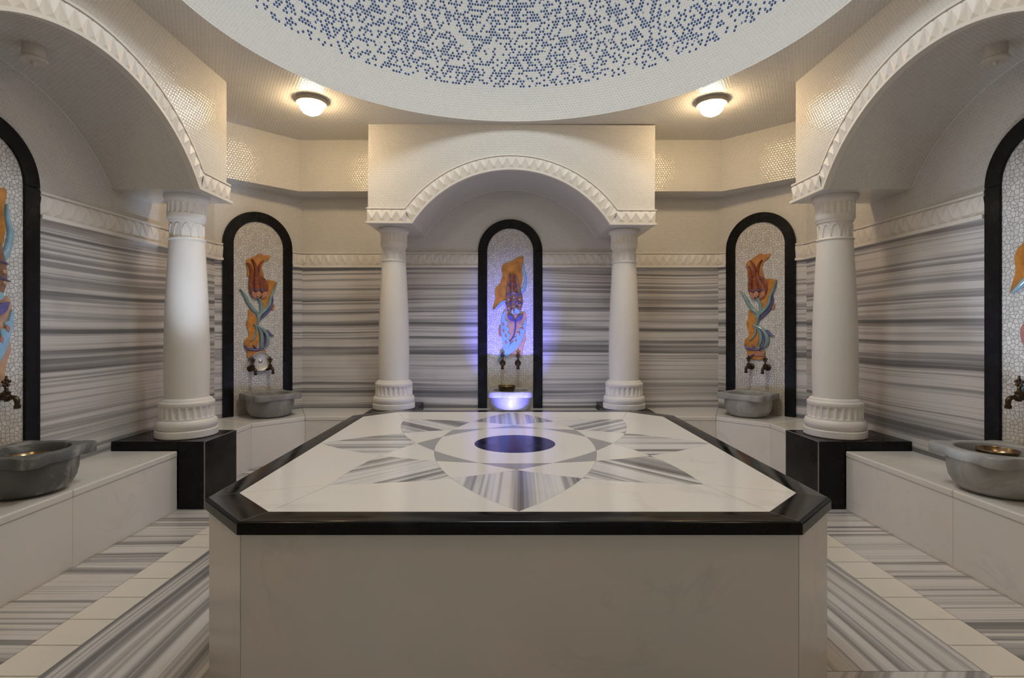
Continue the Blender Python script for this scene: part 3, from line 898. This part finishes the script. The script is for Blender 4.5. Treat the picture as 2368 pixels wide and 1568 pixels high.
def tulip_b(label, loc, rz):
    t = thing('tulip_relief', label, 'ceramic relief', loc, rz, 'ceramic tulip reliefs in the niches')
    R = Relief(t, 319, 474, 62, 1445)
    R.poly('backing_tile', [(255,430),(262,400),(290,382),(330,370),(365,347),(402,333),(417,342),(410,390),(405,430),(412,480),(405,530),(395,570),(380,600),(350,575),(310,580),(290,640),(270,655),(245,670),(225,690),(205,712),(188,725),(195,690),(210,640),(205,600),(215,560),(240,540),(255,500),(262,470)], ORANGE, .022)
    R.ribbon('blue_edge', [(416,392,8),(420,450,18),(432,490,22),(424,550,26),(402,595,30),(376,598,10)], SKYB, .018, .014)
    R.ribbon('blue_edge', [(200,722,6),(226,700,16),(256,672,20),(286,658,14)], SKYB, .02, .014)
    R.poly('flower_body', [(285,735),(330,742),(400,740),(430,745),(440,800),(430,880),(436,940),(415,1000),(405,1070),(340,1060),(290,1060),(270,980),(262,900),(272,800)], PEACH, .02)
    R.ribbon('petal', [(312,470,16),(306,540,24),(304,610,36),(304,680,38),(318,745,20)], BROWN, .026, .018)
    R.ribbon('petal', [(360,470,16),(372,540,24),(388,610,36),(392,680,38),(378,745,20)], BROWN, .026, .018)
    R.ribbon('petal', [(336,466,26),(338,540,36),(344,610,40),(346,690,40),(346,750,16)], BROWN, .03, .018)
    R.ribbon('dark_streak', [(318,462,14),(322,520,16),(328,575,6)], REDBR, .038, .012)
    R.ribbon('dark_streak', [(342,462,20),(344,530,22),(346,590,8)], REDBR, .042, .012)
    R.ribbon('violet_band', [(300,548,7),(336,534,9),(372,548,7)], PURPLE, .04, .012)
    R.ribbon('violet_band', [(290,616,7),(315,608,9),(342,604,9),(370,608,9),(402,618,7)], PURPLE, .042, .012)
    R.ribbon('violet_band', [(284,684,7),(315,676,9),(345,662,9),(375,670,9),(410,682,7)], PURPLE, .042, .012)
    for x, y in ((308,650),(346,635),(388,648),(308,712),(346,700),(390,690)):
        m = MB(); p = R.P((x, y)); m.ball((p[0], -.046, p[1]), .013, 10, 6); m.build('bead', PEACH, t)
    R.poly('curl', [(326,745),(330,725),(345,722),(352,712),(368,712),(376,722),(388,728),(390,745),(376,755),(358,748),(340,757)], SKYB, .046, 3)
    R.poly('calyx', lens_poly((296,758), (354,812), 18), PURPLE, .044, 2)
    R.poly('calyx', lens_poly((416,758), (358,812), 18), PURPLE, .044, 2)
    R.ribbon('stem', [(357,795,14),(356,860,12),(342,920,10),(314,960,6)], PURPLE, .026, .014)
    R.poly('serrated_leaf', [(290,728),(265,752),(250,830),(252,900),(264,960),(276,1060),(300,1055),(308,1000),(320,960),(306,940),(322,905),(300,890),(312,862),(292,845),(302,812),(284,800),(282,770)], SKYB, .032, 2)
    R.poly('serrated_leaf', [(432,785),(418,830),(402,838),(406,858),(384,862),(388,888),(362,892),(366,920),(340,930),(345,955),(318,975),(296,1030),(284,1078),(318,1048),(352,1020),(372,1000),(398,962),(406,945),(418,915),(426,880),(438,835)], SKYB, .034, 2)
    for x, y in ((268,830),(272,880),(288,916),(288,964),(412,860),(388,900),(362,948)):
        R.poly('leaf_eye', lens_poly((x-4, y-16), (x+2, y+14), 8), PINK, .038, 2, .003)
    R.poly('side_flower', [(232,868),(240,845),(252,842),(256,880),(252,920),(240,915),(234,895)], PINK, .03, 3)
    R.ribbon('leaf_tail', [(252,1040,14),(240,1075,18),(224,1108,4)], SKYB, .016, .012)
    return t
ta = tulip_a('orange and teal glazed tulip in the left diagonal niche, over the hanging tray', (*DL, 0), ANG_L)
dup(ta, 'orange and teal glazed tulip in the right diagonal niche', (*DR, 0), ANG_R)
tb = tulip_b('blue-lit brown and orange tulip relief in the middle niche', (0, YB, 0), 0)
dup(tb, 'tulip relief half seen at the left picture edge', (-XS, BAYY, 0), PI/2)
dup(tb, 'tulip relief half seen at the right picture edge', (XS, BAYY, 0), -PI/2)

# ------------------------------------------------------------------ taps
def at(p, rz, x, y, z=0):
    c, s = math.cos(rz), math.sin(rz); return (p[0] + c*x - s*y, p[1] + s*x + c*y, z)
def make_tap(label, loc, rz):
    t = thing('tap', label, 'tap', loc, rz, 'bronze taps in the niches')
    m = MB()
    m.tube([(0,-.0105,0),(0,-.016,0),(0,-.022,0),(0,-.03,0)], [.036,.036,.03,.016], 20)
    m.build('wall_flange', BRONZE, t)
    m = MB()
    m.tube([(0,-.028,0),(0,-.045,0),(0,-.052,0),(0,-.062,0),(0,-.075,0),(0,-.092,0),(0,-.10,0)], [.013,.013,.018,.019,.023,.022,.015], 14)
    m.tube([(0,-.075,-.024),(0,-.075,.0),(0,-.075,.022),(0,-.075,.03),(0,-.075,.036)], [.010,.022,.021,.024,.015], 14)
    m.build('valve_body', BRONZE, t)
    m = MB()
    m.tube([(0,-.098,0),(0,-.115,0),(0,-.130,-.004),(0,-.139,-.016),(0,-.141,-.032),(0,-.141,-.046),(0,-.141,-.048),(0,-.141,-.066)], [.013,.0135,.0145,.0145,.014,.0135,.018,.017], 14)
    m.build('spout', BRONZE, t)
    m = MB()
    m.tube([(0,-.075,.034),(0,-.075,.05),(0,-.075,.056),(0,-.075,.064)], [.013,.009,.012,.007], 12)
    for a in (90, 18, 162, -54, 234):
        q = math.radians(a)
        m.ball((.019*math.cos(q), -.075, .088 + .019*math.sin(q)), .0105, 10, 6)
    m.ball((0, -.075, .088), .011, 10, 6); m.ball((0, -.075, .122), .007, 8, 6)
    m.build('handle', BRONZE, t)
    return t
tap0 = None
TAPZ = .985
for p, rz, x, z, lab in (((0,YB), 0, -.09, TAPZ, 'left bronze tap of the pair below the blue-lit tulip'), ((0,YB), 0, .09, TAPZ, 'right bronze tap of the pair below the blue-lit tulip'),
                      (DL, ANG_L, -.095, .955, 'left bronze tap in the left diagonal niche, holding the round tray'), (DL, ANG_L, .095, .955, 'right bronze tap in the left diagonal niche, holding the round tray'),
                      (DR, ANG_R, -.09, .965, 'left bronze tap of the pair in the right diagonal niche'), (DR, ANG_R, .09, .965, 'right bronze tap of the pair in the right diagonal niche'),
                      ((-XS,BAYY), PI/2, .095, .985, 'bronze tap at the left picture edge over the dark basin'), ((XS,BAYY), -PI/2, -.095, .985, 'bronze tap at the right picture edge over the pale basin')):
    L = at(p, rz, x, 0, z)
    if tap0 is None: tap0 = make_tap(lab, L, rz)
    else: dup(tap0, lab, L, rz)

# ------------------------------------------------------------------ basins
def lobed(a, amp=.072):
    r = 0
    for q in (45, 135, 225, 315):
        d = (a - math.radians(q) + PI) % (2*PI) - PI
        r += amp * math.exp(-(abs(d) / .24) ** 3)
    return r
def make_basin(label, loc, rz, mat):
    t = thing('wash_basin', label, 'basin', loc, rz, 'marble wash basins on the benches')
    m = MB(); n = 72
    m.lathe([(.148,0),(.155,.004),(.178,.012),(.205,.034),(.226,.075),(.236,.125),(.238,.19),(.198,.192),(.196,.18),(.185,.12),(.15,.07),(.08,.052),(.002,.05)], n)
    m.build('bowl', mat, t)
    m = MB()
    prof = [(.196,.188),(.240,.188),(.246,.191),(.248,.198),(.248,.242),(.244,.248),(.238,.250),(.206,.250),(.200,.246),(.197,.24),(.196,.188)]
    def rf(k, a, r, z): return r + (lobed(a) if 1 <= k <= 6 else 0)
    m.lathe(prof, n, rf=rf, caps=False)
    m.build('rim', mat, t)
    return t
WZ = .205
BY = -.285
for (p, rz), mat, lab, wl in (((((0,YB), 0)), BAS_L, 'marble basin lit blue below the middle niche', 'water in the blue-lit middle basin'),
                              ((DL, ANG_L), BAS_M, 'mid grey marble basin in the left diagonal niche under the round tray', 'water in the mid grey left diagonal basin'),
                              ((DR, ANG_R), BAS_L, 'pale marble basin in the right diagonal niche', 'water in the pale right diagonal basin'),
                              (((-XS,BAYY), PI/2), BAS_D, 'big dark grey veined basin at the left picture edge', 'dark water in the big left basin'),
                              (((XS,BAYY), -PI/2), BAS_L, 'big pale grey basin at the right picture edge', 'clear water in the big right basin')):
    L = at(p, rz, 0, BY, BZ)
    make_basin(lab, L, rz, mat)
    wz = WZ - (.025 if 'big left' in wl else .01 if 'big right' in wl else 0)
    m = MB(); m.lathe([(.03,.05+.006),(.10,.062),(.15,.078),(.183,.125),(.1935,wz-.012),(.1945,wz)], 48)
    o = m.build('basin_water', WATER); o.location = L; o.rotation_euler = (0, 0, rz)
    tag(o, wl, 'water', 'water in the basins', 'stuff')

# ------------------------------------------------------------------ bath bowls and tray
def dish(name, label, loc, mat, r, h, rot=(0,0,0), boss=False):
    flat = boss
    t = thing(name, label, 'bowl', loc); t.rotation_euler = rot
    m = MB()
    w = .003
    if flat: m.lathe([(.001,0),(r*.90,0),(r*.96,h*.25),(r,h),(r-w,h),(r*.955-w,h*.35),(r*.89,w),(.001,w)], 48, caps=False)
    else: m.lathe([(.001,0),(r*.62,0),(r*.80,h*.22),(r*.93,h*.6),(r,h),(r-w,h),(r*.93-w,h*.6+w*.5),(r*.80-w,h*.22+w),(r*.62-w,w),(.001,w)], 48, caps=False)
    m.build('dish_body', mat, t)
    m = MB(); m.tube([((r)*math.cos(2*PI*k/40), (r)*math.sin(2*PI*k/40), h) for k in range(41)], .003, 6); m.build('rolled_rim', mat, t)
    if boss:
        m = MB(); m.lathe([(.024,w),(.022,.008),(.014,.015),(.003,.018)], 24); m.build('centre_boss', mat, t)
    return t
zw = BZ + WZ
dish('bath_bowl', 'brass bowl standing in the blue-lit middle basin', at((0,YB), 0, -.04, BY + .04, zw + .0006), BRASS, .10, .085)
dish('bath_bowl', 'brass bowl floating in the dark left basin', at((-XS,BAYY), PI/2, -.02, BY - .035, zw - .0244), BRASS, .10, .035)
dish('bath_bowl', 'brass bowl floating in the pale right basin', at((XS,BAYY), -PI/2, .0, BY - .01, zw - .0094), BRASS, .10, .05)
tr = dish('bath_tray', 'round silvery tray hung on the taps of the left diagonal niche', at(DL, ANG_L, 0, -.085, .985), SILVER, .105, .016, boss=True)
tr.rotation_euler = Matrix.Rotation(ANG_L, 3, 'Z').to_4x4().to_3x3().__matmul__(Matrix.Rotation(math.radians(93), 3, 'X')).to_euler()
tr['category'] = 'tray'
tr.location = at(DL, ANG_L, 0, -.043, 1.031)

# ------------------------------------------------------------------ ceiling lamps and vault fittings
def lamp(label, loc):
    t = thing('ceiling_lamp', label, 'lamp', loc, 0, 'lit dome lamps on the ceiling')
    m = MB(); m.lathe([(.118,-.042),(.135,-.040),(.142,-.026),(.142,-.002),(.10,0)], 48); m.build('mounting_ring', LAMPRING, t)
    m = MB(); m.lathe([(.002,-.140),(.04,-.136),(.075,-.118),(.098,-.090),(.108,-.058),(.108,-.038)], 40); m.build('glass_shade', LAMPGLASS, t)
    return t
l0 = lamp('lit round ceiling lamp left of the dome', (-1.85, 4.86, HC))
dup(l0, 'lit round ceiling lamp right of the dome', (1.87, 4.88, HC))
def fitting(label, loc):
    t = thing('vault_sensor', label, 'sensor', loc, 0, 'white round fittings under the side vaults')
    m = MB(); m.lathe([(.052,-.072),(.055,-.07),(.055,.004),(.02,.006)], 32); m.build('housing', PLASTIC, t)
    m = MB(); m.lathe([(.045,-.092),(.062,-.09),(.066,-.082),(.060,-.072),(.05,-.070)], 32); m.build('flange', PLASTIC, t)
    m = MB(); m.lathe([(.002,-.122),(.011,-.105),(.014,-.092),(.03,-.090)], 20); m.build('nozzle', PLASTIC, t)
    return t
f0 = fitting('white round fitting under the left side vault', (-2.77, 3.03, APEX))
dup(f0, 'white round fitting under the right side vault', (2.79, 3.03, APEX))

# ------------------------------------------------------------------ light
def light(typ, name, loc, energy, color, **kw):
    d = bpy.data.lights.new(name, typ); d.energy = energy; d.color = color
    tgt = kw.pop('target', None)
    for k, v in kw.items(): setattr(d, k, v)
    o = bpy.data.objects.new(name, d); COL.objects.link(o); o.location = loc
    if tgt is not None:
        o.rotation_euler = (Vector(tgt) - Vector(loc)).to_track_quat('-Z', 'Y').to_euler()
    return o
WARM = (1, .76, .50)
for sx in (-1, 1):                                # the pair of the same lamps over the entrance
    light('POINT', 'entrance_ceiling_light', (sx * 1.86, 1.25, HC - .1), 20, WARM, shadow_soft_size=.1)
light('AREA', 'dome_light', (CX, CY, HC + 1.9), 80, (.90, .96, 1), shape='DISK', size=1.2, target=(CX, CY, 0))
light('SPOT', 'blue_floor_light', (0, 4.86, .06), 420, (.17, .165, 1), spot_size=math.radians(40), spot_blend=1, shadow_soft_size=.02, target=(0, YB, 1.25))
for sx, e in ((-1, 26), (1, 85)):
    light('SPOT', 'side_floor_light', (sx * 1.75, BAYY, .06), e, (.70, .82, 1), spot_size=math.radians(36), spot_blend=1, shadow_soft_size=.03, target=(sx * XS, BAYY + .05, 1.75))
light('SPOT', 'column_floor_light', (-1.55, 2.75, .06), 190, (.66, .78, 1), spot_size=math.radians(21), spot_blend=1, shadow_soft_size=.08, target=(-2.60, 4.3, 1.92))
light('POINT', 'alcove_fill_light', (0, 4.95, .42), 14, (.52, .58, 1), shadow_soft_size=.12)  # unseen fill added to brighten the alcove, no fixture there
w = bpy.data.worlds.new('entrance_fill'); SC.world = w; w.use_nodes = True  # even cool fill added, entering through the front opening
w.node_tree.nodes['Background'].inputs[0].default_value = (.85, .93, 1, 1)
w.node_tree.nodes['Background'].inputs[1].default_value = .3

# ------------------------------------------------------------------ camera
cam = bpy.data.cameras.new('camera'); co = bpy.data.objects.new('camera', cam); COL.objects.link(co)
F = 1212.0
cam.sensor_width = 36; cam.lens = 36 * F / 2368; cam.clip_start = .02
co.location = (-.03, 0, 1.4)
co.rotation_euler = (math.radians(90), 0, 0)
cam.shift_x = 10 / 2368; cam.shift_y = -26 / 2368
SC.camera = co
vs = SC.view_settings
vs.view_transform = 'Standard'; vs.look = 'None'; vs.gamma = 1; vs.use_curve_mapping = False; vs.exposure = -.02
SC.cycles.use_denoising = True
SC.cycles.max_bounces = 10; SC.cycles.diffuse_bounces = 6
SC.cycles.sample_clamp_indirect = 6
